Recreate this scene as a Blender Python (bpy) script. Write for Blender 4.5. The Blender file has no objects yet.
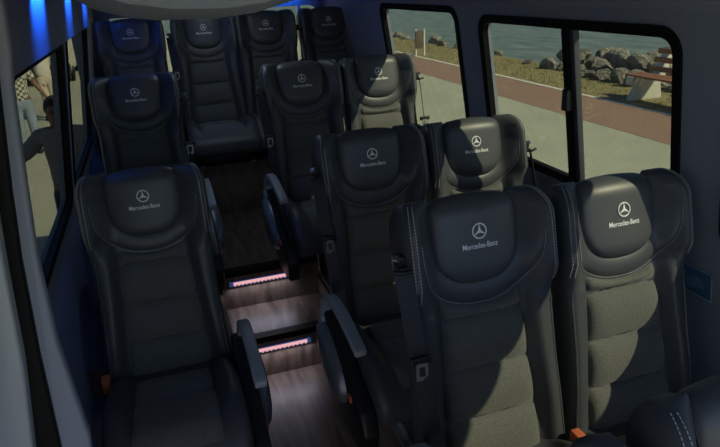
import bpy, bmesh, math, random
from mathutils import Vector, Matrix
from math import sin, cos, pi, sqrt
random.seed(7)
C = bpy.context.scene.collection
S = bpy.context.scene

# ------------------------------------------------------------------ materials
def mat(name, col, rough=.5, metal=0, spec=.5, noise=None, bump=None, emit=None, estr=0, coat=0, sheen=0):
    m = bpy.data.materials.new(name); m.use_nodes = True
    nt = m.node_tree; b = nt.nodes['Principled BSDF']
    b.inputs['Base Color'].default_value = (*col, 1); b.inputs['Roughness'].default_value = rough
    b.inputs['Metallic'].default_value = metal; b.inputs['Specular IOR Level'].default_value = spec
    b.inputs['Coat Weight'].default_value = coat
    b.inputs['Sheen Weight'].default_value = sheen
    tc = nt.nodes.new('ShaderNodeTexCoord')
    if noise:
        sc, amt, col2 = noise
        n = nt.nodes.new('ShaderNodeTexNoise'); n.inputs['Scale'].default_value = sc; n.inputs['Detail'].default_value = 6
        nt.links.new(tc.outputs['Object'], n.inputs['Vector'])
        r = nt.nodes.new('ShaderNodeValToRGB'); r.color_ramp.elements[0].position = .5-amt/2; r.color_ramp.elements[1].position = .5+amt/2
        r.color_ramp.elements[0].color = (*col, 1); r.color_ramp.elements[1].color = (*col2, 1)
        nt.links.new(n.outputs['Fac'], r.inputs['Fac']); nt.links.new(r.outputs['Color'], b.inputs['Base Color'])
    if bump:
        sc, st, dist = bump
        n = nt.nodes.new('ShaderNodeTexNoise'); n.inputs['Scale'].default_value = sc; n.inputs['Detail'].default_value = 4
        nt.links.new(tc.outputs['Object'], n.inputs['Vector'])
        bp = nt.nodes.new('ShaderNodeBump'); bp.inputs['Strength'].default_value = st; bp.inputs['Distance'].default_value = dist
        nt.links.new(n.outputs['Fac'], bp.inputs['Height']); nt.links.new(bp.outputs['Normal'], b.inputs['Normal'])
    if emit:
        b.inputs['Emission Color'].default_value = (*emit, 1); b.inputs['Emission Strength'].default_value = estr
    return m
M = {}
M['leather'] = mat('black_leather', (.056,.062,.071), .46, spec=.5, bump=(260,.12,.002))
M['leather_soft'] = mat('smooth_black_leather', (.066,.072,.083), .44, spec=.55, bump=(200,.08,.002))
M['plastic'] = mat('black_plastic', (.012,.013,.016), .45)
M['rubber'] = mat('black_rubber', (.004,.005,.006), .6, spec=.15)
M['grey_arm'] = mat('grey_armrest', (.30,.34,.39), .45)
M['silver'] = mat('silver_shield', (.22,.25,.29), .32, metal=.5, noise=(9,.5,(.17,.19,.23)))
M['chrome'] = mat('brushed_metal', (.55,.56,.58), .3, metal=1)
M['logo'] = mat('white_print', (.85,.87,.90), .5)
M['stitch'] = mat('white_thread', (.6,.62,.64), .7)
M['belt'] = mat('belt_webbing', (.016,.017,.022), .6, bump=(500,.2,.001))
M['tongue'] = mat('tongue_metal', (.42,.43,.45), .35, metal=.6)
M['orange'] = mat('orange_button', (.55,.13,.06), .5)
M['wall'] = mat('blue_grey_trim', (.22,.25,.32), .6, bump=(120,.08,.002))
M['wall_dark'] = mat('dark_grey_trim', (.045,.052,.07), .6, bump=(120,.08,.002))
M['pale'] = mat('pale_grey_paint', (.30,.34,.39), .32, coat=.3)
M['ceiling'] = mat('grey_headliner', (.27,.31,.38), .7, bump=(300,.1,.002))
M['rail'] = mat('aluminium_edge', (.30,.31,.33), .4, metal=.8)
M['concrete'] = mat('pale_concrete', (.29,.305,.235), .9, noise=(.9,.6,(.40,.41,.315)), bump=(8,.2,.02))
M['path'] = mat('red_path', (.225,.145,.105), .9, noise=(1.5,.8,(.29,.185,.135)))
M['kerb'] = mat('white_kerb_line', (.62,.60,.52), .8)
M['soil'] = mat('grass_soil', (.20,.175,.075), .95, noise=(2.5,.5,(.29,.25,.12)), bump=(30,.6,.05))
M['grass'] = mat('grass_blades', (.18,.175,.06), .8, noise=(1.2,.5,(.30,.26,.12)))
M['rock'] = mat('grey_rock', (.10,.095,.08), .9, noise=(2.6,.4,(.36,.34,.28)), bump=(5,.9,.12))
M['bench_conc'] = mat('pale_bench_concrete', (.55,.55,.47), .85, noise=(6,.5,(.66,.65,.57)))
M['slat'] = mat('brown_bench_slat', (.28,.13,.065), .6, noise=(8,.5,(.36,.18,.09)))
M['signwood'] = mat('brown_board', (.16,.12,.085), .8, noise=(14,.4,(.07,.06,.05)))
M['white'] = mat('white_paint', (.7,.7,.66), .6)
M['skin'] = mat('skin', (.20,.105,.065), .6)
M['hair'] = mat('dark_hair', (.012,.010,.010), .7)
M['tee'] = mat('grey_tee_cloth', (.26,.23,.20), .9)
M['white_shirt'] = mat('white_shirt_cloth', (.62,.60,.50), .9)
M['jeans'] = mat('faded_jeans', (.20,.27,.33), .9, noise=(20,.5,(.26,.33,.39)))
M['dark_jeans'] = mat('dark_jeans', (.03,.04,.06), .9)
M['khaki'] = mat('khaki_cloth', (.50,.45,.33), .9)
M['van'] = mat('cream_van_paint', (.55,.53,.42), .4)
M['dark_glass'] = mat('dark_vehicle_glass', (.02,.025,.03), .15)
M['sticker'] = mat('blue_sticker', (.05,.15,.27), .45)
M['sticker_l'] = mat('pale_sticker_print', (.33,.42,.50), .5)
M['sticker_m'] = mat('blue_sticker_print', (.12,.25,.38), .5)
M['lens'] = mat('lamp_lens', (.6,.6,.6), .4, emit=(.8,.9,1), estr=1.5)  # glowing lens of the added fill lamps over the aisle
M['led'] = mat('white_led_strip', (.25,.2,.2), .4, emit=(.86,.44,.45), estr=1.0)
M['led_case'] = mat('clear_blue_led_case', (.10,.16,.30), .25, emit=(.08,.16,.5), estr=.25)
M['blue_led'] = mat('blue_light_bar', (.01,.05,.5), .5, emit=(.01,.09,.85), estr=.6)

def m_fabric():
    m = mat('grey_woven_fabric', (.09,.09,.08), .85, sheen=.25); nt = m.node_tree; b = nt.nodes['Principled BSDF']
    tc = nt.nodes.new('ShaderNodeTexCoord')
    v = nt.nodes.new('ShaderNodeTexVoronoi'); v.inputs['Scale'].default_value = 330
    nt.links.new(tc.outputs['Object'], v.inputs['Vector'])
    r = nt.nodes.new('ShaderNodeValToRGB'); r.color_ramp.elements[0].color = (.052,.057,.058,1); r.color_ramp.elements[1].color = (.128,.133,.125,1)
    r.color_ramp.elements[1].position = .8
    nt.links.new(v.outputs['Distance'], r.inputs['Fac']); nt.links.new(r.outputs['Color'], b.inputs['Base Color'])
    bp = nt.nodes.new('ShaderNodeBump'); bp.inputs['Strength'].default_value = .5; bp.inputs['Distance'].default_value = .002
    nt.links.new(v.outputs['Distance'], bp.inputs['Height']); nt.links.new(bp.outputs['Normal'], b.inputs['Normal'])
    return m
M['fabric'] = m_fabric()
def m_wood():
    m = mat('dark_wood_floor', (.1,.06,.04), .42); nt = m.node_tree; b = nt.nodes['Principled BSDF']
    tc = nt.nodes.new('ShaderNodeTexCoord'); mp = nt.nodes.new('ShaderNodeMapping'); mp.inputs['Scale'].default_value = (13, 1.6, 3)
    nt.links.new(tc.outputs['Object'], mp.inputs['Vector'])
    n = nt.nodes.new('ShaderNodeTexNoise'); n.inputs['Scale'].default_value = 2.2; n.inputs['Detail'].default_value = 9; n.inputs['Distortion'].default_value = .6
    nt.links.new(mp.outputs[0], n.inputs['Vector'])
    r = nt.nodes.new('ShaderNodeValToRGB'); e = r.color_ramp.elements
    e[0].position = .34; e[0].color = (.062,.045,.036,1); e[1].position = .68; e[1].color = (.165,.118,.090,1)
    nt.links.new(n.outputs['Fac'], r.inputs['Fac']); nt.links.new(r.outputs['Color'], b.inputs['Base Color'])
    return m
M['wood'] = m_wood()
def m_glass(tint):
    m = bpy.data.materials.new('tinted_glass'); m.use_nodes = True; nt = m.node_tree; nt.nodes.clear()
    o = nt.nodes.new('ShaderNodeOutputMaterial'); t = nt.nodes.new('ShaderNodeBsdfTransparent'); t.inputs[0].default_value = (*tint, 1)
    g = nt.nodes.new('ShaderNodeBsdfGlossy'); g.inputs['Roughness'].default_value = .02; g.inputs[0].default_value = (1,1,1,1)
    mx = nt.nodes.new('ShaderNodeMixShader'); mx.inputs[0].default_value = .05
    nt.links.new(t.outputs[0], mx.inputs[1]); nt.links.new(g.outputs[0], mx.inputs[2]); nt.links.new(mx.outputs[0], o.inputs[0])
    return m
M['glass'] = m_glass((.55,.57,.53)); M['glass_left'] = m_glass((.42,.43,.40))
def m_sea():
    m = mat('sea_water', (.10,.17,.155), .45, spec=.22); nt = m.node_tree; b = nt.nodes['Principled BSDF']
    tc = nt.nodes.new('ShaderNodeTexCoord'); mp = nt.nodes.new('ShaderNodeMapping'); mp.inputs['Scale'].default_value = (.9,.35,1); mp.inputs['Rotation'].default_value=(0,0,.5)
    nt.links.new(tc.outputs['Object'], mp.inputs['Vector'])
    n = nt.nodes.new('ShaderNodeTexNoise'); n.inputs['Scale'].default_value = 1.4; n.inputs['Detail'].default_value = 7
    nt.links.new(mp.outputs[0], n.inputs['Vector'])
    r = nt.nodes.new('ShaderNodeValToRGB'); r.color_ramp.elements[0].color = (.105,.150,.140,1); r.color_ramp.elements[1].color = (.185,.235,.215,1)
    r.color_ramp.elements[0].position=.35; r.color_ramp.elements[1].position=.65
    nt.links.new(n.outputs['Fac'], r.inputs['Fac']); nt.links.new(r.outputs['Color'], b.inputs['Base Color'])
    bp = nt.nodes.new('ShaderNodeBump'); bp.inputs['Strength'].default_value = .7; bp.inputs['Distance'].default_value = .25
    nt.links.new(n.outputs['Fac'], bp.inputs['Height']); nt.links.new(bp.outputs['Normal'], b.inputs['Normal'])
    return m
M['sea'] = m_sea()
def m_check():
    m = mat('checked_shirt_cloth', (.6,.58,.45), .9); nt = m.node_tree; b = nt.nodes['Principled BSDF']
    tc = nt.nodes.new('ShaderNodeTexCoord'); c = nt.nodes.new('ShaderNodeTexChecker'); c.inputs['Scale'].default_value = 22
    c.inputs[1].default_value = (.62,.60,.47,1); c.inputs[2].default_value = (.10,.11,.10,1)
    nt.links.new(tc.outputs['Object'], c.inputs['Vector']); nt.links.new(c.outputs[0], b.inputs['Base Color'])
    return m
M['check'] = m_check()

# ------------------------------------------------------------------ mesh helpers
class MB:
    def __init__(s): s.v = []; s.f = []
    def add(s, vs, fs):
        k = len(s.v); s.v += [tuple(p) for p in vs]; s.f += [tuple(i+k for i in f) for f in fs]; return s
    def box(s, a, b):
        x0,y0,z0 = a; x1,y1,z1 = b
        return s.add([(x0,y0,z0),(x1,y0,z0),(x1,y1,z0),(x0,y1,z0),(x0,y0,z1),(x1,y0,z1),(x1,y1,z1),(x0,y1,z1)],
              [(0,3,2,1),(4,5,6,7),(0,1,5,4),(1,2,6,5),(2,3,7,6),(3,0,4,7)])
    def loft(s, rings, closed=True, caps=True):
        n = len(rings[0]); vs = [p for r in rings for p in r]; fs = []
        for i in range(len(rings)-1):
            for j in range(n if closed else n-1):
                a = i*n+j; b = i*n+(j+1)%n; fs.append((a,b,b+n,a+n))
        if caps and closed:
            fs.append(tuple(range(n))[::-1]); fs.append(tuple(range((len(rings)-1)*n, len(rings)*n)))
        return s.add(vs, fs)
    def tube(s, pts, r, n=8, radii=None):
        pts = [Vector(p) for p in pts]; rings = []; up = Vector((0.13,.27,1)).normalized()
        for i, p in enumerate(pts):
            d = (pts[min(i+1,len(pts)-1)]-pts[max(i-1,0)]).normalized()
            a = d.cross(up)
            if a.length < .05: a = d.cross(Vector((1,0,0)))
            a.normalize(); b = d.cross(a); rr = radii[i] if radii else r
            rings.append([p+a*rr*cos(t)+b*rr*sin(t) for t in [2*pi*k/n for k in range(n)]])
        return s.loft(rings)
    def ribbon(s, pts, wdir, w, th=.0022):
        pts = [Vector(p) for p in pts]; wd = Vector(wdir).normalized(); rings = []
        for i, p in enumerate(pts):
            d = (pts[min(i+1,len(pts)-1)]-pts[max(i-1,0)]).normalized(); n = d.cross(wd).normalized(); ww = n.cross(d).normalized()
            rings.append([p+ww*w/2+n*th/2, p-ww*w/2+n*th/2, p-ww*w/2-n*th/2, p+ww*w/2-n*th/2])
        return s.loft(rings)
    def prism(s, poly, axis, a, b):          # poly of (u,v) extruded along axis from a to b
        def P(u, v, w):
            return (w,u,v) if axis == 0 else ((u,w,v) if axis == 1 else (u,v,w))
        n = len(poly); vs = [P(u,v,a) for u,v in poly]+[P(u,v,b) for u,v in poly]
        fs = [(i,(i+1)%n,(i+1)%n+n,i+n) for i in range(n)]+[tuple(range(n))[::-1], tuple(range(n,2*n))]
        return s.add(vs, fs)
    def mesh(s, name, m, smooth=False, bevel=0, sub=0, angle=40):
        me = bpy.data.meshes.new(name); me.from_pydata(s.v, [], s.f); me.update()
        bm = bmesh.new(); bm.from_mesh(me)
        bmesh.ops.recalc_face_normals(bm, faces=bm.faces)
        if bevel:
            es = [e for e in bm.edges if len(e.link_faces) == 2 and e.calc_face_angle(0) > .5]
            bmesh.ops.bevel(bm, geom=es, offset=bevel, segments=3, affect='EDGES', profile=.5, clamp_overlap=True)
        bm.to_mesh(me); bm.free()
        if smooth or bevel:
            for p in me.polygons: p.use_smooth = True
            me.set_sharp_from_angle(angle=math.radians(angle))
        me.materials.append(m); return me
def link(name, me, parent=None, loc=(0,0,0)):
    o = bpy.data.objects.new(name, me); C.objects.link(o); o.location = loc
    if parent: o.parent = parent
    return o
def tag(o, label=None, cat=None, group=None, kind=None):
    if label: o['label'] = label
    if cat: o['category'] = cat
    if group: o['group'] = group
    if kind: o['kind'] = kind
    return o
def empty(name, loc, rz=0):
    o = bpy.data.objects.new(name, None); C.objects.link(o); o.location = loc; o.rotation_euler = (0,0,rz); o.empty_display_size = .1
    return o
def ss(a, b, x):
    t = min(1, max(0, (x-a)/(b-a))); return t*t*(3-2*t)

# ------------------------------------------------------------------ the seat (origin = crease of cushion and backrest, faces -Y)
TH = math.radians(14.5)
def P3(x, t, d): return (x, t*sin(TH)-d*cos(TH), t*cos(TH)+d*sin(TH))
def Wd(t): return .217 + .011*ss(.46,.56,t) + .016*(1-ss(-.05,.33,t))
def dfront(x, t):
    ax = abs(x)
    bol = .046*ss(.122+.03*(1-ss(-.05,.47,t)),.165+.03*(1-ss(-.05,.47,t)),ax)*(1-ss(.46,.55,t))*(.75+.25*ss(.0,.2,t))
    wing = .082*ss(.118,.210,ax)*ss(.45,.57,t)
    groove = -.005*math.exp(-((t-.485)/.006)**2)*ss(.13,.16,ax)
    return bol+wing+groove
def body_mesh():
    rings = []; t0 = -.10; n = 52
    N = 74
    for i in range(N+1):
        tau = i/N; tau = tau if tau < .9 else .9+.1*sin((tau-.9)/.1*pi/2)
        def Tl(x): return .752+.038*ss(.120,.150,abs(x))
        ring = []
        W = Wd(t0+tau*.85)
        k = max(0, (tau-.905)/.095); c = sqrt(max(0, 1-k*k))
        c = max(c, .02); dm = -.02
        for j in range(n+1):
            x = -W+2*W*j/n
            x = -W*cos(pi*j/n)*.35+x*.65
            t = t0+tau*(Tl(x)-t0)
            rr = .032; e = max(0, (abs(x)-(W-rr))/rr)
            d = dfront(min(abs(x), W-rr*.4), t) - rr*1.2*(1-sqrt(max(0,1-e*e)))
            d = dm+(d-dm)*c
            xx = x*(1-.17*(1-c))
            ring.append(P3(xx, t, d))
        for j in range(15):
            x = W-2*W*(j/14); t = t0+tau*(Tl(x)-t0)
            e = max(0, (abs(x)-(W-.03))/.03); d = -.085+.03*(1-sqrt(max(0,1-e*e)))
            d = dm+(d-dm)*c
            ring.append(P3(x*(1-.16*(1-c)), t, d))
        rings.append(ring)
    return MB().loft(rings).mesh('backrest', M['leather'], smooth=True, angle=60)
HW = .137; TC = .665; RV = .128
def pad_hw(t):
    if t >= TC: return HW
    q = min(1, (TC-t)/RV); return HW*(max(0, 1-q**2.3))**(1/2.3)
def pad_mesh():
    rows = []; K = 40
    for i in range(K+1):
        s = i/K
        if s < .62:
            u = s/.62; t = TC-RV+.0005+(RV+.070)*(1-(1-u)**1.0)*1.0 if u > .0 else TC-RV+.0005
            u2 = sin(u*pi/2) if False else u
            hw = pad_hw(t); cen = None; row = []
            for j in range(31):
                a = -1+2*j/30; a = math.copysign(abs(a)**.8, a)
                edge = (max(0, 1-abs(a)**9))**.5
                low = max(0, 1-(1-min(1,(t-(TC-RV))/.055))**2)**.5
                rnd = max(0, 1-(abs(a)*hw/HW*1.0)**2*0)
                d = -.004+.030*edge*low+.013*(1-a*a)*low
                row.append(P3(a*hw, t, d))
            rows.append(row)
        else:
            ang = (s-.62)/.38*math.radians(165); row = []
            hw = pad_hw(TC+.070)-.004*ang/2.8
            for j in range(31):
                a = -1+2*j/30; a = math.copysign(abs(a)**.8, a)
                edge = (max(0, 1-abs(a)**9))**.5
                r = .016+.030*edge+.013*(1-a*a); ct = TC+.070; cd = -.020
                row.append(P3(a*hw, ct+r*sin(ang), cd+r*cos(ang)*(1 if ang < pi/2 else 1.1)))
            rows.append(row)
    return MB().loft(rows, closed=False).mesh('headrest_pad', M['leather_soft'], smooth=True, angle=80)
def u_outline(off, n=60):
    pts = []
    L = .078
    for i in range(n+1):
        s = -1+2*i/n
        if abs(s) > .55:
            t = TC+(abs(s)-.55)/.45*L; x = (HW+off)*(1 if s > 0 else -1)
        else:
            ang = s/.55*pi/2; ca, sa = cos(ang), sin(ang); e = 2/2.3
            x = (HW+off)*math.copysign(abs(sa)**e, sa); t = TC-(RV+off*1.15)*abs(ca)**e
        pts.append((x, t))
    return pts
def collar_mesh():
    A = u_outline(-.012); B = u_outline(.046); rings = []
    for (xa,ta),(xb,tb) in zip(A,B):
        row = []
        for k in range(9):
            r = k/8; x = xa+(xb-xa)*r; t = ta+(tb-ta)*r
            side = ss(TC, TC+.10, t)
            d = dfront(x, t)+.014*(1-ss(TC-.07,TC+.03,t))*sin(pi*min(1, r*.93+.07))**.6+.0015*(1-2*ss(TC-.03,TC+.05,t))
            row.append(P3(x, t, d))
        rings.append(row)
    return MB().loft(rings, closed=False).mesh('headrest_collar', M['leather_soft'], smooth=True, angle=80)
SEAM0, PITCH = .145, .150
def panel_mesh():
    rows = []; nt_ = 90
    for i in range(nt_+1):
        row = []
        for j in range(25):
            a = -1+2*j/24; x = a*(.130+.030*(1-i/nt_))
            top = .475+.034*a*a
            t = -.03+(top+.03)*i/nt_
            ph = abs(sin(pi*(t-SEAM0)/PITCH))**.40
            if t > SEAM0+2*PITCH: ph = min(ph, .45+.3*(1))*abs(sin(pi*min(1,max(0,(t-SEAM0-2*PITCH)/(top-SEAM0-2*PITCH)))))**.5
            edge = (max(0, 1-abs(a)**7))**.5
            d = -.010+.037*ph*edge + .004*edge
            row.append(P3(x, t, d))
        rows.append(row)
    return MB().loft(rows, closed=False).mesh('backrest_panel', M['fabric'], smooth=True, angle=80)
def dashes(path, L=.006, gap=.004, w=.0016):
    mb = MB(); acc = 0; pts = [Vector(p) for p in path]; out = []
    segs = [(pts[i], pts[i+1]) for i in range(len(pts)-1)]
    tot = sum((b-a).length for a,b in segs); pos = 0
    def at(s):
        for a,b in segs:
            l = (b-a).length
            if s <= l: return a+(b-a)*(s/l if l else 0)
            s -= l
        return segs[-1][1]
    while pos < tot-L:
        mb.tube([at(pos), at(pos+L)], w/2, n=4); pos += L+gap
    return mb
def stitch_mesh():
    mb = MB()
    for off in (.049,):
        pts = [P3(x, t, dfront(x,t)+.004) for x,t in u_outline(off) if t < TC+.02]
        d = dashes(pts, .005, .004, .0014); mb.add(d.v, d.f)
    return mb
def rim_stitch(sgn):
    mb = MB(); t0 = -.10
    for k, xo in enumerate((.024, .012)):
        pts = []
        for i in range(70):
            tau = .63/.90+(.994-.63/.90)*i/69; x = .228-xo; t = t0+tau*(.790-t0); rr = .032
            kk = max(0, (tau-.905)/.095); c = max(.02, sqrt(max(0, 1-kk*kk))); W = Wd(t)
            e = max(0, (x-(W-rr))/rr); d = dfront(min(x, W-rr*.4), t)-rr*1.2*(1-sqrt(max(0,1-e*e)))
            d = -.02+(d+.02)*c
            pts.append(P3(sgn*x*(1-.17*(1-c)), t+.0012*(1-c), d+.0020))
        d = dashes(pts, .0055, .0035, .0019); mb.add(d.v, d.f)
    return mb
def piping_mesh(sgn):
    pts = [P3(sgn*(Wd(t)-.013), t, dfront(Wd(t)-.02, t)-.006) for t in [.01+.46*i/24 for i in range(25)]]
    return MB().tube(pts, .0035, n=6)
def cush_h(x, y):
    u = -y
    h = .020+.028*ss(0,.40,u)
    h += .048*ss(.135,.190,abs(x))*(1-ss(.30,.50,u))*ss(-.02,.10,u)
    h -= .045*ss(.40,.53,u)
    return h
def cushion_mesh():
    rings = []
    N = 46
    for i in range(N+1):
        u = i/N; y = .05-.57*(u if u < .85 else .85+.15*sin((u-.85)/.15*pi/2))
        k = max(0, (-y-.46)/.062); k = min(k, 1); c = max(.05, sqrt(1-k*k))
        W = .212+.023*ss(.0,.28,-y)
        W *= (.86+.14*c); ring = []
        for j in range(41):
            x = -W+2*W*j/40; x = x*.6-W*cos(pi*j/40)*.4; rr = .035
            e = max(0, (abs(x)-(W-rr))/rr)
            h = cush_h(x, y)-rr*(1-sqrt(max(0,1-e*e))); mid = -.05
            ring.append((x, y, mid+(h-mid)*c))
        for j in range(13):
            x = W*.97-2*W*.97*j/12; h = -.125
            ring.append((x, y, -.05+(h+.05)*(.4+.6*c)))
        rings.append(ring)
    return MB().loft(rings).mesh('seat_cushion', M['leather'], smooth=True, angle=60)
def cpanel_mesh():
    rows = []
    for i in range(51):
        v = i/50; row = []
        for j in range(25):
            a = -1+2*j/24; y = -.06-.425*v; hw = .138+.010*v; x = a*hw
            s = abs(sin(pi*(y+.06)/.155))**.35 if y > -.215 else min(1, abs(sin(pi*(y+.215)/.56)))**.3
            edge = (max(0, 1-abs(a)**7))**.5*(1-v**14)
            row.append((x, y, cush_h(x,y)-.006+.024*s*edge))
        rows.append(row)
    return MB().loft(rows, closed=False).mesh('cushion_panel', M['fabric'], smooth=True, angle=80)
def star_mesh():
    mb = MB(); cx, ct, R, r = 0, .690, .0205, .0022
    def Q(x, t): return P3(x, t, .0410)
    rings = []
    for k in range(41):
        a = 2*pi*k/40; rings.append([P3(cx+(R+r*cos(b))*sin(a), ct+(R+r*cos(b))*cos(a), .0405+.0016*sin(b)) for b in [2*pi*q/6 for q in range(6)]])
    mb.loft(rings, caps=False)
    for k in range(3):
        a = 2*pi*k/3; tip = Q(R*sin(a), ct+R*cos(a)); q = .0048
        l = Q(q*sin(a-pi/3), ct+q*cos(a-pi/3)); rr = Q(q*sin(a+pi/3), ct+q*cos(a+pi/3)); c = P3(0, ct, .0425)
        mb.add([c, l, tip, rr, P3(0,ct,.038)], [(0,1,2),(0,2,3),(4,2,1),(4,3,2)])
    return mb.mesh('star_emblem', M['logo'])
def text_mesh(txt, width, fn, name, m, ext=.0):
    cu = bpy.data.curves.new('t', 'FONT'); cu.body = txt; cu.align_x = 'CENTER'; cu.align_y = 'CENTER'; cu.size = 1; cu.extrude = .01; cu.offset = .012
    o = bpy.data.objects.new('t', cu); C.objects.link(o)
    dg = bpy.context.evaluated_depsgraph_get(); me = bpy.data.meshes.new_from_object(o.evaluated_get(dg))
    bpy.data.objects.remove(o)
    xs = [v.co.x for v in me.vertices]; w = max(xs)-min(xs); mx = (max(xs)+min(xs))/2; k = width/w
    for v in me.vertices: v.co = Vector(fn((v.co.x-mx)*k, v.co.y*k*1.25, v.co.z*k))
    me.name = name; me.materials.clear(); me.materials.append(m); me.update(); return me

def mirror_me(mb, s):
    if s > 0:
        mb.v = [(-x,y,z) for x,y,z in mb.v]; mb.f = [f[::-1] for f in mb.f]
    return mb
def arm_parts(s):       # built on the -x side, mirrored for s>0
    path = [(-.02,.085),(-.045,.16),(-.085,.195),(-.14,.220),(-.21,.230),(-.30,.224),(-.39,.208),(-.46,.192),(-.485,.186)]
    def bar(x0, x1, th_up, th_dn):
        rings = []
        for i,(y,z) in enumerate(path):
            a = path[max(0,i-1)]; b = path[min(len(path)-1,i+1)]
            d = Vector((b[0]-a[0], b[1]-a[1])).normalized(); n = Vector((d.y,-d.x))
            if n.y < 0: n = -n
            if i < 2: n = Vector((-d.y, d.x)) if Vector((-d.y,d.x)).x > 0 else Vector((d.y,-d.x))
            if n.x < 0 and i < 3: n = -n
            f = .75 if i == len(path)-1 else 1
            rings.append([(x0, y+n.x*th_up*f, z+n.y*th_up*f),(x1, y+n.x*th_up*f, z+n.y*th_up*f),(x1, y-n.x*th_dn, z-n.y*th_dn),(x0, y-n.x*th_dn, z-n.y*th_dn)])
        return MB().loft(rings)
    top = mirror_me(bar(-.300,-.258,.015,.015), s).mesh('armrest', M['grey_arm'], bevel=.007)
    disc = MB(); disc.prism([(-.025+.036*cos(a), .075+.036*sin(a)) for a in [2*pi*k/24 for k in range(24)]], 0, -.305, -.27)
    disc = mirror_me(disc, s).mesh('pivot_cap', M['grey_arm'], bevel=.005)
    plate = MB().prism([(.02,.10),(-.03,.125),(-.10,.10),(-.30,.02),(-.47,-.07),(-.51,-.14),(-.48,-.25),(-.25,-.27),(-.05,-.17),(.02,-.04)], 0, -.290, -.232)
    plate = mirror_me(plate, s).mesh('side_cover', M['plastic'], bevel=.012)
    egg = []
    for k in range(32):
        a = 2*pi*k/32; u = .175*cos(a); v = .078*sin(a)*(1+.25*cos(a)); ca, sa = cos(.62), sin(.62)
        egg.append((-.160-u*ca-v*sa*1., -.030-u*sa+v*ca))
    rings = []
    for x, sc in ((-.285,1),(-.305,.97),(-.322,.85),(-.333,.6),(-.338,.2)):
        cy, cz = -.160, -.030; rings.append([(x, cy+(y-cy)*sc, cz+(z-cz)*sc) for y,z in egg])
    shield = mirror_me(MB().loft(rings), s).mesh('silver_shield', M['silver'], smooth=True, angle=50)
    btn = MB().box((-.298,-.375,-.085),(-.285,-.345,-.060)); btn = mirror_me(btn, s).mesh('release_button', M['orange'], bevel=.003)
    return dict(armrest=top, pivot_cap=disc, side_cover=plate, silver_shield=shield, release_button=btn)
def belt_parts(s):
    x = -.238
    pts = [P3(x-.004,.630,.058), P3(x-.004,.58,.068), P3(x,.45,.080), P3(x+.006,.31,.092), P3(x+.014,.12,.102), (x+.016,-.115,-.02),(x+.018,-.09,-.09)]
    b = mirror_me(MB().ribbon(pts, (1,-.30,0) if s < 0 else (.35,-1,0), .050 if s < 0 else .034), s).mesh('seat_belt', M['belt'], smooth=True)
    g = MB().tube([P3(x-.03,.625,.065), P3(x-.004,.620,.078), P3(x+.022,.622,.062)], .006, n=8)
    g.box((x-.010, *[v-.018 for v in P3(0,.645,.03)[1:]]), (x+.012, *[v+.018 for v in P3(0,.645,.03)[1:]]))
    g = mirror_me(g, s).mesh('belt_guide', M['plastic'], bevel=.002)
    stud = MB().tube([P3(x-.016,.655,.035), P3(x-.006,.655,.048)], .010, n=12); stud = mirror_me(stud, s).mesh('guide_stud', M['chrome'], smooth=True)
    c = Vector(P3(x+.004,.375,.090)); tn = MB()
    tn.box((c.x-.030,c.y-.010,c.z+.004),(c.x+.030,c.y+.004,c.z+.026))
    hold = mirror_me(tn, s).mesh('tongue_grip', M['plastic'], bevel=.004)
    tn = MB()
    for (a0,a1,z0,z1) in ((-.016,-.009,-.036,.010),(.009,.016,-.036,.010),(-.016,.016,-.042,-.030),(-.016,.016,.0,.010)):
        tn.box((c.x+a0,c.y-.012,c.z+z0),(c.x+a1,c.y-.007,c.z+z1))
    tn = mirror_me(tn, s).mesh('tongue', M['tongue'])
    return b, g, stud, hold, tn
def buckle_parts(s):
    st = MB().tube([(-.222,-.02,-.08),(-.228,-.045,-.02),(-.232,-.06,.02)], .010, n=8)
    st = mirror_me(st, s).mesh('buckle_stalk', M['plastic'], smooth=True)
    bx = MB().box((-.247,-.085,.015),(-.217,-.045,.075)); bx = mirror_me(bx, s).mesh('buckle', M['orange'], bevel=.004)
    return st, bx
MESH = {}
def shared():
    MESH['backrest'] = body_mesh(); MESH['headrest_pad'] = pad_mesh(); MESH['headrest_collar'] = collar_mesh()
    MESH['backrest_panel'] = panel_mesh(); MESH['collar_stitching'] = stitch_mesh().mesh('collar_stitching', M['stitch'])
    MESH['rimL'] = rim_stitch(-1).mesh('rim_stitching', M['stitch']); MESH['rimR'] = rim_stitch(1).mesh('rim_stitching', M['stitch'])
    MESH['pipL'] = piping_mesh(-1).mesh('piping', M['leather_soft'], smooth=True); MESH['pipR'] = piping_mesh(1).mesh('piping', M['leather_soft'], smooth=True)
    MESH['seat_cushion'] = cushion_mesh(); MESH['cushion_panel'] = cpanel_mesh(); MESH['star'] = star_mesh()
    MESH['text'] = text_mesh('Mercedes-Benz', .108, lambda x,y,z: P3(x, .649+y, .0268+.013*(1-(x/HW)**2)+z*.5), 'lettering', M['logo'])
    for s in (-1,1):
        MESH['arm',s] = arm_parts(s); MESH['belt',s] = belt_parts(s); MESH['buckle',s] = buckle_parts(s)
shared()
ped_cache = {}
def pedestal(h, side=False):
    k = (round(h,3), side)
    if k not in ped_cache:
        mb = MB(); mb.box((-.02 if side else -.17,-.42,-h+.012),(.17,-.02,-.10))
        ra = MB(); ra.box(((-.03 if side else -.19),-.46,-h+.001),((.0 if side else -.155),.03,-h+.016)); rb = MB(); rb.box((.155,-.46,-h+.001),(.19,.03,-h+.016))
        ped_cache[k] = (mb.mesh('pedestal', M['plastic'], bevel=.012), ra.mesh('floor_rail', M['rail'], bevel=.003), rb.mesh('floor_rail', M['rail'], bevel=.003))
    return ped_cache[k]
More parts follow.
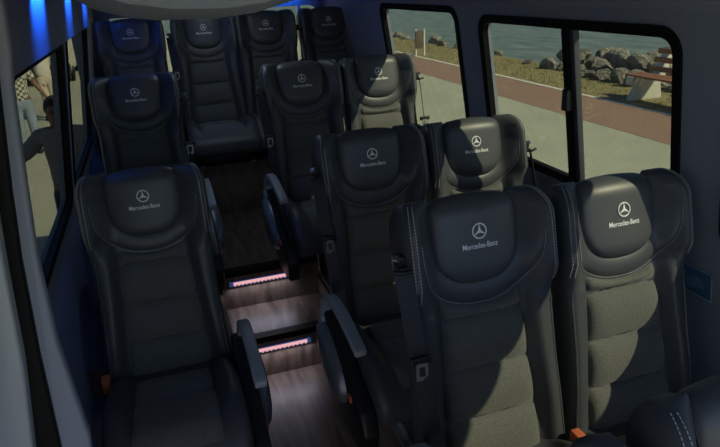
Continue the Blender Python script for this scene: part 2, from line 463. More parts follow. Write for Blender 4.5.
def seat(x, yl, zl, floor, label, arm=0, belt=0, buckle=0, group=None):
    y = yl-.129; z = zl-.6586; h = z-floor
    root = empty('bus_seat', (x, y, floor)); tag(root, label, 'seat', group)
    L = (0,0,h)
    br = link('backrest', MESH['backrest'], root, L)
    for k,n in (('rimL','rim_stitching'),('rimR','rim_stitching')): tag(link(n, MESH[k], br), 'white double stitching')
    for k in ('pipL','pipR'): link('piping', MESH[k], br)
    link('backrest_panel', MESH['backrest_panel'], root, L)
    hc = link('headrest_collar', MESH['headrest_collar'], root, L)
    link('collar_stitching', MESH['collar_stitching'], hc)
    hp = link('headrest_pad', MESH['headrest_pad'], root, L)
    tag(link('star_emblem', MESH['star'], hp), 'white three pointed star in a ring'); tag(link('lettering', MESH['text'], hp), 'white printed lettering')
    link('seat_cushion', MESH['seat_cushion'], root, L); link('cushion_panel', MESH['cushion_panel'], root, L)
    p, a, b = pedestal(h, abs(x-R1)<.05); link('pedestal', p, root, L); link('floor_rail', a, root, L); link('floor_rail', b, root, L)
    if arm:
        d = MESH['arm',arm]; ar = link('armrest', d['armrest'], root, L); link('pivot_cap', d['pivot_cap'], ar)
        sc = link('side_cover', d['side_cover'], root, L); link('silver_shield', d['silver_shield'], sc); link('release_button', d['release_button'], sc)
    if belt:
        b, g, st, hold, tn = MESH['belt',belt]
        bo = link('seat_belt', b, root, L); link('tongue_grip', hold, bo); link('tongue', tn, bo)
        go = link('belt_guide', g, root, L); link('guide_stud', st, go)
    if buckle:
        st, bx = MESH['buckle',buckle]; so = link('buckle_stalk', st, root, L); tag(link('buckle', bx, so), 'orange belt buckle')
    return root
F0, F1, F2, F3 = -.10, .143, .376, .728
Y1, Y2, Y3 = .581, .950, 1.934
PL, PC = .10, .24
R1, R2 = .887, 1.342
seat(0, .035, 1.143, PL, 'single black seat nearest the left window, beside the lower lit step', arm=1, belt=0, buckle=-1)
seat(0, 1.247, 1.348, PC, 'single black seat directly behind the nearest left single seat', arm=1, belt=1)
seat(R1, -.875, 1.189, PL, 'large aisle seat at front right with a belt and metal tongue hanging beside it', arm=-1, belt=-1, buckle=1)
seat(1.373, -.871, 1.172, PL, 'sunlit window seat at front right, beside the blue sticker on the wall')
seat(R1, 0, 1.197, PL, 'aisle seat of the middle right pair with silver side cover facing the lit steps', arm=-1, belt=-1)
seat(1.360, .013, 1.187, PL, 'window seat of the middle right pair, half in sun below the window divider', belt=1)
seat(R1+.004, 1.165, 1.352, PC, 'shaded aisle seat of the third right pair, in front of the back row', arm=-1, belt=-1)
seat(1.360, 1.20, 1.345, PC, 'sunlit window seat of the third right pair, belt hanging by the rear window', belt=1)
G = 'back row of seats'
seat(.0, 2.4985, 1.585, F3, 'back row seat at the far left corner, beside the left wall', group=G)
seat(.502, 2.4985, 1.585, F3, 'back row seat facing down the aisle above the wooden riser', belt=-1, group=G)
seat(.955, 2.4985, 1.585, F3, 'back row seat, third from the left, in front of the rear window', belt=1, group=G)
seat(1.44, 2.4985, 1.585, F3, 'back row seat at the far right corner next to the side window', belt=1, group=G)
seat(1.036, -1.66, 1.055, PL, 'foremost right seat, only its stitched headrest shoulder shows at the bottom right corner')
seat(.560, -1.66, 1.012, PL, 'foremost seat whose dark shoulder peeks in left of the bottom right corner seat')

# ------------------------------------------------------------------ vehicle shell
XL, XR = -.44, 1.72
def xw(z, side):
    if side > 0:
        return 1.8105-.15*z if z > .8 else 1.6905
    return -.5087+.143*z if z > .8 else -.3943
AX0, AX1 = .285, .845
def floors():
    mb = MB()
    mb.box((XL,-3.0,F0-.06),(XR,Y1,F0))
    mb.box((AX0,Y1,F0-.06),(AX1,Y2,F1)); mb.box((AX0,Y2,F0-.06),(AX1,Y3,F2))
    mb.box((XL,-1.35,F0),(AX0,.42,PL)); mb.box((AX1,-2.1,F0),(XR,.42,PL))
    mb.box((XL,.42,F0-.06),(AX0,Y3,PC)); mb.box((AX1,.42,F0-.06),(XR,Y3,PC))
    mb.box((XL,Y3,F0-.06),(XR,3.08,F3))
    return mb
fl = link('floor', floors().mesh('floor', M['wood'], bevel=.0)); tag(fl, kind='structure', label='dark wood floor rising in steps to the back row')
n = 0
for (y, z) in ((Y1,F1),(Y2,F2)):
    n += 1
    t = link('trim_%d'%n, MB().prism([(y-.012,z-.030),(y-.012,z+.004),(y+.045,z+.004),(y+.045,z+.0005),(y-.001,z+.0005),(y-.001,z-.030)], 0, AX0, AX1).mesh('nosing', M['rubber'])); tag(t, kind='structure')
for (x, s) in ((AX0,-1),(AX1,1)):
    n += 1
    t = link('trim_%d'%n, MB().box((x-.012,-1.35 if s<0 else -2.1,PL-.02),(x+.012,.42,PL+.004)).mesh('edge', M['rail'])); tag(t, kind='structure')

WIN = []   # side, bay y0,y1, bay z0,z1, win y0,y1,z0,z1, radius
ZB0, ZB1 = .80, 1.84
def rrect(y0,y1,z0,z1,r,n=8):
    pts = []
    for (cy,cz,a0) in ((y1-r,z1-r,0),(y0+r,z1-r,90),(y0+r,z0+r,180),(y1-r,z0+r,270)):
        for k in range(n+1):
            a = math.radians(a0+90*k/n); pts.append((cy+r*cos(a), cz+r*sin(a)))
    return pts
def outer(pts, y0,y1,z0,z1, w):
    wy0,wy1,wz0,wz1 = w; out = []
    cy, cz = (wy0+wy1)/2, (wz0+wz1)/2; n = len(pts)//4
    for i,(y,z) in enumerate(pts):
        q, k = divmod(i, n)
        f = k/(n-1)
        c = [(y1,z1),(y0,z1),(y0,z0),(y1,z0)][q]
        # first half of each corner runs along one side, second half along the next
        if q == 0: p = (y1, z if f < .5 else z1) if f < .5 else (y if f > .5 else y1, z1)
        if q == 1: p = (y, z1) if f < .5 else (y0, z)
        if q == 2: p = (y0, z) if f < .5 else (y, z0)
        if q == 3: p = (y, z0) if f < .5 else (y1, z)
        if abs(f-.5) < 1e-6: p = c
        out.append(p)
    return out
def bay(mb, side, b, w, r):
    inn = rrect(*w, r); out = outer(inn, *b, w)
    n = len(inn); th = .05*side
    A = [(xw(z,side), y, z) for y,z in out]; B = [(xw(z,side), y, z) for y,z in inn]; Cc = [(xw(z,side)+th, y, z) for y,z in inn]; D = [(xw(z,side)+th, y, z) for y,z in out]
    mb.loft([A,B,Cc,D], caps=False)
def window(num, side, w, r, glass, divider=None):
    root = empty('window_%d'%num, (xw(w[2],side), (w[0]+w[1])/2, w[2])); tag(root, kind='structure'); inv = Vector(root.location)
    def T(p): return (p[0]-inv.x, p[1]-inv.y, p[2]-inv.z)
    a = rrect(w[0]-.012,w[1]+.012,w[2]-.012,w[3]+.012, r+.012); b = rrect(w[0]+.022,w[1]-.022,w[2]+.022,w[3]-.022, max(.01,r-.018))
    s = side
    rings = [[T((xw(z,s)+o*s,y,z)) for y,z in p] for p,o in ((a,0.0),(a,-.010),(b,-.006),(b,.022),(a,.022),(a,0.0))]
    link('window_frame', MB().loft(rings, caps=False).mesh('window_frame', M['rubber'], smooth=True, angle=35), root)
    gp = rrect(w[0]+.015,w[1]-.015,w[2]+.015,w[3]-.015, max(.01,r-.01))
    g = MB(); g.add([T((xw(z,s)+.012*s,y,z)) for y,z in gp]+[T((xw(z,s)+.016*s,y,z)) for y,z in gp], [tuple(range(len(gp)))[::-1], tuple(range(len(gp),2*len(gp)))])
    link('glass', g.mesh('glass', M[glass]), root)
    if divider is not None:
        z0, z1 = w[2]+.01, w[3]-.01
        def bar(y0,y1,o0,o1):
            m = MB(); vs = []
            for z in (z0,z1):
                for (y,o) in ((y0,o0),(y1,o0),(y1,o1),(y0,o1)): vs.append(T((xw(z,s)+o*s,y,z)))
            return m.add(vs, [(0,1,2,3),(4,5,6,7),(0,1,5,4),(1,2,6,5),(2,3,7,6),(3,0,4,7)])
        link('divider', bar(divider-.002,divider+.030,-.016,.03).mesh('divider', M['rubber'], bevel=.003), root)
        tag(link('divider_rail', bar(divider-.030,divider-.004,-.006,.02).mesh('divider_rail', M['wall_dark'], bevel=.003), root), 'grey sliding pane rail')
        zc = 1.40; m = MB()
        m.box(T((xw(zc,s)-.036*s, divider-.012, zc-.035)), T((xw(zc,s)-.0*s, divider+.022, zc+.045)))
        link('latch', m.mesh('latch', M['plastic'], bevel=.004), root)
    return root
def wall(side, name, bays):
    mb = MB()
    for b, w, r in bays: bay(mb, side, b, w, r)
    y0, y1 = -3.0, 3.08
    prof = [(xw(-.16,side),-.16),(xw(.3,side),.3),(xw(ZB0,side),ZB0)]
    prof = [(x,z) for x,z in prof]; th = .05*side
    lower = prof+[(x+th,z) for x,z in prof[::-1]]
    mb.prism([(x,z) for x,z in lower], 1, y0, y1)
    covers = sorted([(b[0],b[1]) for b,_,_ in bays]); cur = y0
    for a,b in covers+[(y1,y1)]:
        if a > cur+1e-4:
            vs = [(xw(z,side)+o,y,z) for z in (ZB0,ZB1) for (y,o) in ((cur,0),(a,0),(a,th),(cur,th))]
            mb.add(vs, [(0,1,5,4),(1,2,6,5),(2,3,7,6),(3,0,4,7),(0,1,2,3),(4,5,6,7)])
        cur = b
    o = link(name, mb.mesh(name, M['wall'], smooth=True, angle=30)); tag(o, kind='structure'); return o
RW = [((.48,1.95,ZB0,ZB1),(.604,1.66,.96,1.715),.07), ((-.88,.48,ZB0,ZB1),(-.80,.372,1.060,1.685),.07), ((-2.45,-.88,ZB0,ZB1),(-2.35,-.985,1.060,1.79),.07)]
LW = [((-.42,1.06,ZB0,ZB1),(-.30,.965,.90,1.665),.06), ((1.06,2.6,ZB0,ZB1),(1.16,2.4,.90,1.69),.06)]
wr = wall(1, 'wall_right', RW); wl = wall(-1, 'wall_left', LW)
window(1, 1, RW[0][1], .07, 'glass'); window(2, 1, RW[1][1], .07, 'glass', divider=-.285); window(3, 1, RW[2][1], .07, 'glass')
window(4, -1, LW[0][1], .06, 'glass_left'); window(5, -1, LW[1][1], .06, 'glass_left')
# ceiling with coves
ceil = MB()
prof = [(xw(1.80,-1)-.05,1.66),(xw(1.67,-1)+.012,1.66),(xw(1.67,-1)+.015,1.70),(xw(1.67,-1)+.038,1.89),(-.15,1.95),(1.28,1.95),(1.42,1.90),(1.525,1.775),(1.535,1.742),(xw(1.80,1)+.05,1.742),(xw(1.80,1)+.05,1.99),(xw(1.80,-1)-.05,1.99)]
ceil.prism(prof, 1, -2.35, 3.08)
cl = link('ceiling', ceil.mesh('ceiling', M['wall'], smooth=True, angle=25)); tag(cl, kind='structure')
blocker = link('trim_8', MB().prism([(1.60,1.712),(1.645,1.708),(1.65,1.77),(1.60,1.80)], 1, -.86, 2.9).mesh('sun_blocker', M['rubber'], bevel=.004)); tag(blocker, kind='structure')  # unseen outer strip, added to set the window's shadow edge on the seats
blocker = link('trim_9', MB().prism([(1.61,1.722),(1.645,1.717),(1.65,1.82),(1.61,1.84)], 1, -2.9, -.86).mesh('sun_blocker', M['rubber'], bevel=.004)); tag(blocker, kind='structure')  # unseen strip added to lower the shadow edge cast through the front window
# rear wall with two windows 
def rear():
    mb = MB(); Y = 3.08
    def xr(p): return p
    z0, z1 = F0, 1.99
    wins = [(-.21,.53,1.0,1.70),(.87,1.52,1.0,1.715)]
    xs = [(XL, .70),(.70, XR)]
    for (a,b), w in zip(xs, wins):
        inn = rrect(*w, .09); out = outer(inn, a, b, .85, 1.85, w)
        mb.loft([[(x,Y,z) for x,z in out],[(x,Y,z) for x,z in inn],[(x,Y+.05,z) for x,z in inn],[(x,Y+.05,z) for x,z in out]], caps=False)
    mb.box((XL,Y,z0),(XR,Y+.05,.85)); mb.box((XL,Y,1.85),(XR,Y+.05,z1))
    o = link('wall_back', mb.mesh('wall_back', M['wall'], smooth=True, angle=30)); tag(o, kind='structure')
    for i,w in enumerate(wins):
        r = empty('window_%d'%(6+i), ((w[0]+w[1])/2, Y, w[2])); tag(r, kind='structure'); L = r.location
        a = rrect(w[0]-.02,w[1]+.02,w[2]-.02,w[3]+.02,.11); b = rrect(w[0]+.02,w[1]-.02,w[2]+.02,w[3]-.02,.07)
        R_ = [[(x-L.x,o_,z-L.z) for x,z in p] for p,o_ in ((a,-.002),(a,-.014),(b,-.014),(b,.03),(a,.03))]
        link('window_frame', MB().loft(R_, caps=False).mesh('window_frame', M['pale'], smooth=True, angle=35), r)
        g = MB().add([(x-L.x,.02,z-L.z) for x,z in b]+[(x-L.x,.024,z-L.z) for x,z in b], [tuple(range(len(b)))[::-1], tuple(range(len(b),2*len(b)))])
        link('glass', g.mesh('glass', M['glass']), r)
        if i == 1: link('pale_bar', MB().box((1.335-L.x,-.03,.0),(1.352-L.x,.0,w[3]-w[2])).mesh('pale_bar', M['pale'], bevel=.003), r)  # thin pale upright bar across the right rear window
rear()

# left foreground door pillar (painted), with black weather seal and inner trim
def yz(pts, y0, y1): return MB().prism(pts, 1, y0, y1)
import json
def strip(xs_l, xs_r, zs, y0, y1):
    return [(x,z) for x,z in zip(xs_l,zs)]+[(x,z) for x,z in list(zip(xs_r,zs))[::-1]]
Yp = -.86
ZA = [2.0,1.77,1.70,1.50,1.345,1.126,.862,.6,.1,-.10]
XA = [-.19,-.192,-.198,-.226,-.240,-.256,-.290,-.32,-.39,-.43]
XB = [-.145,-.163,-.175,-.200,-.216,-.230,-.240,-.26,-.33,-.37]
XC = [-.126,-.144,-.156,-.176,-.190,-.195,-.178,-.20,-.27,-.31]
def pillar(name, xl, xr, y0, y1, m, bev):
    o = link(name, MB().prism(strip(xl, xr, ZA, 0, 0), 1, y0, y1).mesh(name, m, bevel=bev)); tag(o, kind='structure'); return o
W0 = [xw(z,-1)-.02 for z in ZA]
pillar('trim_5', W0, XA, Yp-.10, Yp-.03, M['pale'], .012)
pillar('trim_6', [x-.01 for x in XA], XB, Yp-.06, Yp-.01, M['rubber'], .006)
pillar('trim_7', [x-.01 for x in XB], XC, Yp-.04, Yp, M['wall'], .008)
# roof air unit
rings = []
for (y, dz, k) in ((-.85,.075,.86),(-.6,.045,.95),(-.2,.030,1),(.3,.008,1),(.5,.0,1),(.57,.006,.985),(.60,.025,.96)):
    ring = []
    prof = [(-.10,1.86),(-.085,1.83),(-.03,1.79),(.05,1.765),(.15,1.750),(.28,1.745),(.38,1.752),(.47,1.772),(.56,1.80),(.63,1.86)]
    for x,z in prof: ring.append((.25+(x-.25)*k, y, z+dz*(1 if z<1.85 else 0)))
    ring += [(.25+(.65-.25)*k, y, 1.96), (.25+(-.10-.25)*k, y, 1.96)]
    rings.append(ring)
o = link('roof_unit', MB().loft(rings).mesh('roof_unit', M['ceiling'], smooth=True, angle=50)); tag(o, 'large smooth grey overhead unit hanging from the ceiling above the aisle', 'roof unit')

# ------------------------------------------------------------------ lights inside
def led_step(y, z, x0, x1, label):
    r = empty('step_light', ((x0+x1)/2, y, z)); tag(r, label, 'light'); w = (x1-x0)/2
    link('housing', MB().box((-w,-.014,-.014),(w,-.001,.014)).mesh('housing', M['led_case'], bevel=.003), r)
    link('led_strip', MB().box((-w+.022,-.019,-.004),(w-.022,-.012,.0125)).mesh('led_strip', M['led'], bevel=.002), r)
    k = MB()
    for i in range(14):
        a = -w+.03+i*(2*w-.06)/13.; k.box((a-.003,-.017,-.0115),(a+.003,-.013,-.007))
    link('diode_row', k.mesh('diode_row', M['led']), r)
    l = bpy.data.lights.new('step_glow','AREA'); l.shape='RECTANGLE'; l.size=2*w; l.size_y=.02; l.energy=.45; l.color=(.80,.80,1)
    lo = bpy.data.objects.new('step_glow', l); C.objects.link(lo); lo.parent = r; lo.location=(0,-.026,-.018); lo.rotation_euler=(math.radians(-22),0,0)
led_step(Y2, .300, .328, .674, 'lit light strip on the upper step riser between the seats')
led_step(Y1, .070, .325, .690, 'lit light strip on the lower step riser, nearer the camera')
for y_, lab in ((1.35,'added round fill lamp on the ceiling over the step between the middle rows'),(2.2,'added round fill lamp on the ceiling in front of the back row')):  # unseen lamps added to brighten the rear of the cabin
    r = empty('added_fill_lamp', (.56, y_, 1.95)); tag(r, lab, 'light')
    link('rim', MB().prism([(.075*cos(a), .075*sin(a)) for a in [2*pi*k/28 for k in range(28)]], 2, -.012, -.0005).mesh('rim', M['plastic'], bevel=.003), r)
    link('lens', MB().prism([(.058*cos(a), .058*sin(a)) for a in [2*pi*k/28 for k in range(28)]], 2, -.018, -.010).mesh('lens', M['lens'], bevel=.003), r)
    l = bpy.data.lights.new('fill_glow','AREA'); l.shape='DISK'; l.size=.11; l.energy=(1.1 if y_ < 2 else .3); l.color=(.72,.86,1)
    lo = bpy.data.objects.new('fill_glow', l); C.objects.link(lo); lo.parent = r; lo.location = (0,0,-.022)
COVE = ((.03,.45,'blue lamp above the left windows whose glow is nearest the camera'),
        (1.08,1.45,'blue lamp above the left windows, middle one of three'),
        (2.05,2.5,'blue lamp above the left windows, farthest one, near the back row'))
def cove_bar(y, w, label):
    r = empty('cove_light', (-.185, y, 1.912)); tag(r, label, 'light')
    link('lamp_body', MB().box((-.012,-w/2,.0),(.012,w/2,.022)).mesh('lamp_body', M['plastic'], bevel=.004), r)
    link('lamp_lens', MB().box((-.008,-w/2+.01,-.003),(.008,w/2-.01,.002)).mesh('lamp_lens', M['blue_led']), r)
    l = bpy.data.lights.new('cove_glow','AREA'); l.shape = 'RECTANGLE'; l.size = .016; l.size_y = w-.02; l.energy = COVE_E*(w/.4); l.color=(.012,.14,1); l.spread = math.radians(75)
    lo = bpy.data.objects.new('cove_glow', l); C.objects.link(lo); lo.parent = r; lo.location=(0,0,-.008)
    lo.rotation_euler = (0, math.radians(38), 0)
COVE_E = 1.9
for (a_, b_, l_) in COVE: cove_bar((a_+b_)/2+.04, (b_-a_)*.75, l_)

r = empty('rear_light', (1.18, 2.98, 1.93)); tag(r, 'blue lamp bar on the ceiling above the right rear window', 'light')
link('lamp_body', MB().box((-.30,-.014,.0),(.30,.014,.019)).mesh('lamp_body', M['plastic'], bevel=.004), r)
link('lamp_lens', MB().box((-.29,-.009,-.003),(.29,.009,.002)).mesh('lamp_lens', M['blue_led']), r)
l = bpy.data.lights.new('rear_glow','AREA'); l.shape = 'RECTANGLE'; l.size = .58; l.size_y = .016; l.energy = 1.7; l.color = (.012,.14,1); l.spread = math.radians(90)
lo = bpy.data.objects.new('rear_glow', l); C.objects.link(lo); lo.parent = r; lo.location = (0,0,-.008); lo.rotation_euler = (math.radians(35),0,0)

# ------------------------------------------------------------------ outside
GZ = -.75
def plane(name, x0,x1,y0,y1,z,m,th=.05,kind='structure'):
    o = link(name, MB().box((x0,y0,z-th),(x1,y1,z)).mesh(name, m)); tag(o, kind=kind); return o
plane('pavement', -40, 7.6, -25, 38, GZ, M['concrete'], .2)
plane('red_path', 7.6, 9.13, -25, 38, GZ+.004, M['path'], .2)
plane('kerb_line', 9.13, 9.25, -25, 38, GZ+.012, M['kerb'], .2)
plane('grass_verge', 9.25, 11.5, -25, 38, GZ, M['soil'], .2)
sea = link('sea', MB().add([(-900,38,-1.3),(-900,1600,-1.3),(1600,1600,-1.3),(1600,-300,-1.3),(11.3,-300,-1.3),(11.3,38,-1.3)], [(0,1,2,3,4,5)]).mesh('sea', M['sea'])); tag(sea, kind='structure')
# grass
g = MB()
for i in range(9000):
    x = 9.25+2.1*random.random(); y = 3+random.random()**1.2*22; h = random.uniform(.02,.06)*(1 if random.random()<.93 else 1.8)
    if 9.3 < x < 10.6 and (8.15 < y < 8.55 or 6.25 < y < 6.65): continue
    a = random.uniform(0,pi); w = random.uniform(.006,.014)
    lx, ly = random.uniform(-.04,.04), random.uniform(-.04,.04)
    g.add([(x-w*cos(a),y-w*sin(a),GZ-.01),(x+w*cos(a),y+w*sin(a),GZ-.01),(x+lx,y+ly,GZ+h)], [(0,1,2)])
tag(link('grass', g.mesh('grass', M['grass'])), 'short sunlit grass on the verge between the red path and the rocks', 'grass', kind='stuff')
# rocks
def rock_mesh(seed):
    rnd = random.Random(seed); bm = bmesh.new(); bmesh.ops.create_icosphere(bm, subdivisions=3, radius=1)
    ns = [(Vector((rnd.gauss(0,1),rnd.gauss(0,1),rnd.gauss(0,1))).normalized(), rnd.uniform(.5,.85)) for _ in range(14)]
    for v in bm.verts:
        for n_, dd in ns:
            k = v.co.dot(n_)-dd
            if k > 0: v.co -= n_*k*.93
        v.co += Vector((rnd.gauss(0,1),rnd.gauss(0,1),rnd.gauss(0,1)))*.015
    me = bpy.data.meshes.new('rock'); bm.to_mesh(me); bm.free(); me.materials.append(M['rock']); return me
RM = [rock_mesh(i) for i in range(7)]
rk = 0
def rock(x,y,s,z=None,label='grey boulder in the low heap along the water edge', grp='boulders heaped along the shore'):
    global rk
    o = link('boulder', RM[rk%7], None, (x,y,(GZ+s*.25) if z is None else z)); rk += 1
    o.scale = (s*random.uniform(.85,1.15), s*random.uniform(.9,1.2), s*random.uniform(.65,.95)); o.rotation_euler = (random.uniform(-.4,.4),random.uniform(-.4,.4),random.uniform(0,6))
    tag(o, label, 'rock', grp)
for row,(x0,zz,lo,hi) in enumerate(((10.95,GZ+.08,.22,.33),(11.6,GZ+.24,.28,.40),(12.3,GZ+.22,.32,.42))):
    y = 5.4+row*.3
    while y < 13.4:
        s_ = random.uniform(lo,hi); y += s_*.95
        rock(x0+random.uniform(-.12,.12)+max(0,y-11.5)*.12, y, s_, zz+random.uniform(-.05,.08)); y += s_*.95
for i in range(13):
    rock(11.6+random.uniform(-.1,.2), 17.5+i*1.3+random.uniform(-.3,.3), random.uniform(.16,.34), label='small grey rock scattered on the shore beyond the heap', grp='small rocks scattered on the far shore')
rock(11.1,14.6,.17,label='small dark rock alone on the grass edge left of the heap')
# bench
bn = empty('park_bench', (9.95,8.2,GZ)); tag(bn, 'concrete and brown slat bench on the grass beside the rocks', 'bench')
def bench_end(y):
    poly = [(-.42,0),(-.22,0.0),(.36,.0),(.30,.30),(.42,.52),(.60,1.02),(.46,1.05),(.25,.58),(.16,.50),(-.45,.50),(-.47,.34),(-.25,.32)]
    return MB().prism([(x,z) for x,z in poly], 1, y-.09, y+.09)
for y in (.15,-1.75): link('bench_end', bench_end(y).mesh('bench_end', M['bench_conc'], bevel=.015), bn)
for (x,z) in ((-.34,.515),(-.18,.515),(-.02,.515)): link('seat_slat', MB().box((x-.06,-2.0,z-.02),(x+.06,.35,z+.025)).mesh('seat_slat', M['slat'], bevel=.006), bn)
for t in (.60,.78,.95): 
    x = .25+(t-.55)*.47; link('back_slat', MB().box((x-.045,-2.0,t-.055),(x-.005,.35,t+.055)).mesh('back_slat', M['slat'], bevel=.006), bn)
# notice board
nb = empty('notice_board', (9.38,18.9,GZ)); tag(nb, 'small brown board on two white posts at the grass edge', 'board')
for x in (-.15,.17): 
    link('post', MB().tube([(x,0,0),(x,0,.92)], .035, 10).mesh('post', M['white'], smooth=True), nb)
link('panel', MB().box((-.18,-.06,.26),(.13,.01,.86)).mesh('panel', M['signwood'], bevel=.01), nb)

# parked van beyond the left windows
pv = empty('parked_van', (-3.3,19.5,GZ)); tag(pv, 'cream van parked behind the people outside the left window', 'van')
body = [(-2.6,.35),(-2.6,1.0),(-2.45,1.9),(-2.3,2.1),(2.3,2.1),(2.5,1.9),(2.6,1.0),(2.6,.35)]
link('body', MB().prism([(x*.42,z) for x,z in [(-2.3,.35),(-2.35,1.0),(-2.2,1.95),(-2.0,2.1),(2.0,2.1),(2.2,1.95),(2.35,1.0),(2.3,.35)]], 1, 0, 4.6).mesh('body', M['van'], bevel=.05), pv)
link('windscreen', MB().box((-.82,-.03,1.15),(.82,.02,1.85)).mesh('windscreen', M['dark_glass'], bevel=.02), pv)
link('bumper', MB().box((-1.0,-.12,.32),(1.0,.05,.62)).mesh('bumper', M['plastic'], bevel=.03), pv)
for sx in (-.78,.78): link('headlight', MB().box((sx-.15,-.05,.78),(sx+.15,.03,1.0)).mesh('headlight', M['white'], bevel=.02), pv)
for sx in (-.85,.85):
    for sy in (.8,3.8): link('wheel', MB().prism([(sy+.34*cos(a), .34+.34*sin(a)) for a in [2*pi*k/20 for k in range(20)]], 0, sx-.12, sx+.12).mesh('wheel', M['rubber'], bevel=.02), pv)

# people
def skin_obj(name, verts, edges, radii, m, parent=None, sub=2):
    me = bpy.data.meshes.new(name); me.from_pydata(verts, edges, []); me.update()
    o = bpy.data.objects.new(name, me); C.objects.link(o)
    md = o.modifiers.new('s','SKIN'); md.use_smooth_shade = True
    for i,r in enumerate(radii):
        rr = r if isinstance(r, tuple) else (r,r); me.skin_vertices[0].data[i].radius = rr
    me.skin_vertices[0].data[0].use_root = True
    o.modifiers.new('u','SUBSURF').levels = sub; o.modifiers['u'].render_levels = sub
    dg = bpy.context.evaluated_depsgraph_get(); bpy.context.view_layer.update()
    m2 = bpy.data.meshes.new_from_object(o.evaluated_get(dg)); bpy.data.objects.remove(o)
    m2.name = name; m2.materials.clear(); m2.materials.append(m)
    for p in m2.polygons: p.use_smooth = True
    return link(name, m2, parent)
def person(loc, rz, label, shirt, trousers, arms, legs, sc=1.0, shirt_len=.82):
    root = empty('person', loc, rz); root.scale = (sc,sc,sc); tag(root, label, 'person')
    V = []; E = []; R = []
    def a(p, r, par=None):
        V.append(p); R.append(r)
        if par is not None: E.append((par, len(V)-1))
        return len(V)-1
    pel = a((0,0,.95), (.15,.11)); wai = a((0,0,1.10), (.135,.10), pel); ch = a((0,.0,1.30), (.165,.115), wai); sh = a((0,0,1.43), (.12,.09), ch)
    nk = a((0,-.01,1.50), .055, sh); h0 = a((0,-.02,1.56), .075, nk); h1 = a((0,-.015,1.64), .092, h0); h2 = a((0,-.01,1.72), .075, h1)
    hands = []
    for s, (el, wr) in zip((-1,1), arms):
        s0 = a((s*.17,0,1.42), .065, sh); e0 = a(el, .045, s0); w0 = a(wr, .030, e0)
        d = (Vector(wr)-Vector(el)).normalized(); pm = Vector(wr)+d*.06; p0 = a(tuple(pm), (.036,.022), w0); hands.append((pm, d))
        for k,l in enumerate((.055,.068,.062,.05)):
            f0 = a(tuple(pm+d*.035+Vector((0,(k-1.5)*.018,0))), .0095, p0); a(tuple(pm+d*(.035+l)+Vector((0,(k-1.5)*.021,-.012))), .008, f0)
        t0 = a(tuple(pm+Vector((0,-.035,.005))), .011, p0); a(tuple(pm+d*.035+Vector((0,-.055,0))), .009, t0)
    LG = []
    for s, (kn, an) in zip((-1,1), legs):
        h_ = a((s*.09,0,.88), .095, pel); k_ = a(kn, .062, h_); n_ = a(an, .042, k_); a((an[0],an[1]-.13,an[2]-.045), (.04,.03), n_); LG.append(((s*.09,0,.90),kn,an))
    skin_obj('body', V, E, R, M['skin'], root)
    # shirt: torso and short sleeves in one garment
    V, E, R = [], [], []
    p0 = a((0,0,shirt_len), (.185,.14)); p1 = a((0,0,1.08), (.165,.125), p0); p2 = a((0,0,1.30), (.19,.135), p1); p3 = a((0,0,1.435), (.14,.105), p2); a((0,-.005,1.49), .075, p3)
    for s, (el, wr) in zip((-1,1), arms):
        s0 = a((s*.175,0,1.42), .082, p3); q = Vector((s*.175,0,1.42)).lerp(Vector(el), .85); a(tuple(q), .066, s0)
    skin_obj('shirt', V, E, R, shirt, root)
    V, E, R = [], [], []
    p0 = a((0,0,.98), (.165,.125)); pp = a((0,0,.88), (.15,.12), p0)
    for h_, kn, an in LG:
        x0 = a(h_[:2]+(.80,), .105, pp); x1 = a(kn, .080, x0); a((an[0],an[1],an[2]+.02), .068, x1)
    skin_obj('trousers', V, E, R, trousers, root)
    hb = MB(); rings = []
    for i in range(9):
        th = pi*.56*i/8; rings.append([(.096*sin(th+.02)*cos(b), .005+.105*sin(th+.02)*sin(b)+.02*sin(th), 1.655+.125*cos(th)) for b in [2*pi*k/16 for k in range(16)]])
    link('hair', hb.loft(rings).mesh('hair', M['hair'], smooth=True), root)
    fc = MB(); 
    for s in (-1,1):
        e = MB().tube([(s*.034,-.098,1.645),(s*.034,-.108,1.645)], .010, 8); fc.add(e.v,e.f)
    link('eye', fc.mesh('eye', M['hair']), root)
    nm = MB().tube([(0,-.09,1.655),(0,-.118,1.615)], .01, 8, radii=[.008,.014]); link('nose', nm.mesh('nose', M['skin'], smooth=True), root)
    link('mouth', MB().tube([(-.025,-.094,1.583),(0,-.102,1.581),(.025,-.094,1.583)], .005, 6).mesh('mouth', M['tee']), root)
    for (h_, kn, an) in LG:
        sh_ = MB().loft([[(an[0]+w*cos(b), y, max(.003, an[2]-.05+hh*sin(b))) for b in [2*pi*k/12 for k in range(12)]] for y,w,hh in ((an[1]+.07,.03,.04),(an[1]+.05,.042,.06),(an[1]-.05,.045,.055),(an[1]-.15,.048,.04),(an[1]-.19,.03,.02))])
        link('shoe', sh_.mesh('shoe', M['hair'], smooth=True), root)
    return root
stand = [((-.10,-.02,.50),(-.11,.02,.09)),((.10,-.02,.50),(.11,.02,.09))]
walk = [((-.08,-.12,.50),(-.09,.02,.10)),((.09,.02,.50),(.10,.30,.14))]
relax = [((-.27,.02,1.14),(-.28,-.10,.92)),((.27,.02,1.14),(.28,-.10,.92))]
person((-.79,3.95,GZ), .1, 'dark-haired person in a grey tee reaching an arm out, nearest outside the left window', M['tee'], M['dark_jeans'],
       [((-.40,-.10,1.22),(-.54,-.30,1.05)),((.27,.02,1.14),(.28,-.06,.90))], stand, 1.0)
person((-2.16,9.9,GZ), .3, 'person in a checked shirt and faded jeans outside the left window', M['check'], M['jeans'],
       [((-.27,.02,1.14),(-.26,-.14,.96)),((.27,.0,1.16),(.36,-.12,.98))], stand, 1.04)
person((-2.2,13.2,GZ), .5, 'person in a white shirt and khaki trousers standing behind the one in checks', M['white_shirt'], M['khaki'], relax, walk, 1.06)

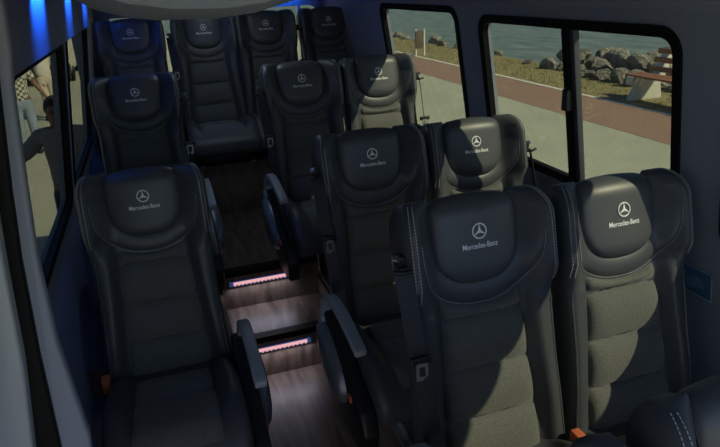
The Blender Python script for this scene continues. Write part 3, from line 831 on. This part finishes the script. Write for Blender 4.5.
# sticker on right pillar
zc = .905; st = link('wall_sticker', MB().add([(xw(z,1)-.003,y,z) for y,z in ((-.815,.955),(-.955,.955),(-.955,.85),(-.815,.85))]+[(xw(z,1)-.001,y,z) for y,z in ((-.815,.955),(-.955,.955),(-.955,.85),(-.815,.85))],
     [(0,1,2,3),(4,7,6,5),(0,4,5,1),(1,5,6,2),(2,6,7,3),(3,7,4,0)]).mesh('wall_sticker', M['sticker']))
def on_wall(pts, off0, off1, name, m, parent):
    n_ = len(pts); mb = MB().add([(xw(z,1)-off0,y,z) for y,z in pts]+[(xw(z,1)-off1,y,z) for y,z in pts], [tuple(range(n_)), tuple(range(n_,2*n_))[::-1]]+[(i,(i+1)%n_,(i+1)%n_+n_,i+n_) for i in range(n_)])
    return link(name, mb.mesh(name, m), parent)
for (ya,yb,za,zb) in ((-.817,-.953,.953,.949),(-.817,-.953,.856,.852),(-.815,-.819,.953,.852),(-.951,-.955,.953,.852)):
    on_wall([(ya,za),(yb,za),(yb,zb),(ya,zb)], .0030, .0038, 'border', M['sticker_l'], st)
on_wall([(-.845,.900),(-.895,.925),(-.925,.905),(-.875,.880)], .0030, .0036, 'seat_drawing', M['sticker_m'], st)
on_wall([(-.850,.885),(-.870,.870),(-.930,.893),(-.928,.898)], .0030, .0036, 'seat_drawing', M['sticker_m'], st)
tag(st, 'blue rectangular instruction sticker on the right wall pillar', 'sticker')

# ------------------------------------------------------------------ camera, light, world
cx, cy, cz, yaw, pitch, roll, f = .10639,-2.25831,1.8605,.30597,.37467,-.04958,615.58
fw = Vector((sin(yaw)*cos(pitch), cos(yaw)*cos(pitch), -sin(pitch))); r_ = Vector((cos(yaw),-sin(yaw),0)); u_ = r_.cross(fw)
r2 = r_*cos(roll)+u_*sin(roll); u2 = -r_*sin(roll)+u_*cos(roll)
cam = bpy.data.cameras.new('camera'); co = bpy.data.objects.new('camera', cam); C.objects.link(co)
mt = Matrix((r2, u2, -fw)).transposed().to_4x4(); mt.translation = Vector((cx,cy,cz)); co.matrix_world = mt
cam.sensor_width = 36; cam.lens = f*36/720; cam.clip_start = .02; cam.clip_end = 3000; S.camera = co
sun = bpy.data.lights.new('sun','SUN'); sun.energy = 10; sun.angle = math.radians(.6); sun.color = (1,.89,.66)
so = bpy.data.objects.new('sun', sun); C.objects.link(so); so.rotation_euler = Vector((1,-1.0,1.27)).to_track_quat('Z','Y').to_euler()
w = bpy.data.worlds.new('World'); S.world = w; w.use_nodes = True; nt = w.node_tree; bg = nt.nodes['Background']
sky = nt.nodes.new('ShaderNodeTexSky'); sky.sky_type = 'NISHITA'; sky.sun_disc = False; sky.sun_elevation = math.radians(39); sky.sun_rotation = math.radians(130)
mxc = nt.nodes.new('ShaderNodeMix'); mxc.data_type = 'RGBA'; mxc.blend_type = 'MULTIPLY'; mxc.inputs[0].default_value = 1
nt.links.new(sky.outputs[0], mxc.inputs[6]); mxc.inputs[7].default_value = (.80,.95,1.18,1)
nt.links.new(mxc.outputs[2], bg.inputs[0]); bg.inputs[1].default_value = .14
S.view_settings.view_transform = 'Standard'; S.view_settings.look = 'None'; S.view_settings.gamma = 1; S.view_settings.exposure = 0; S.view_settings.use_curve_mapping = False
S.cycles.use_denoising = True
S.cycles.transparent_max_bounces = 16
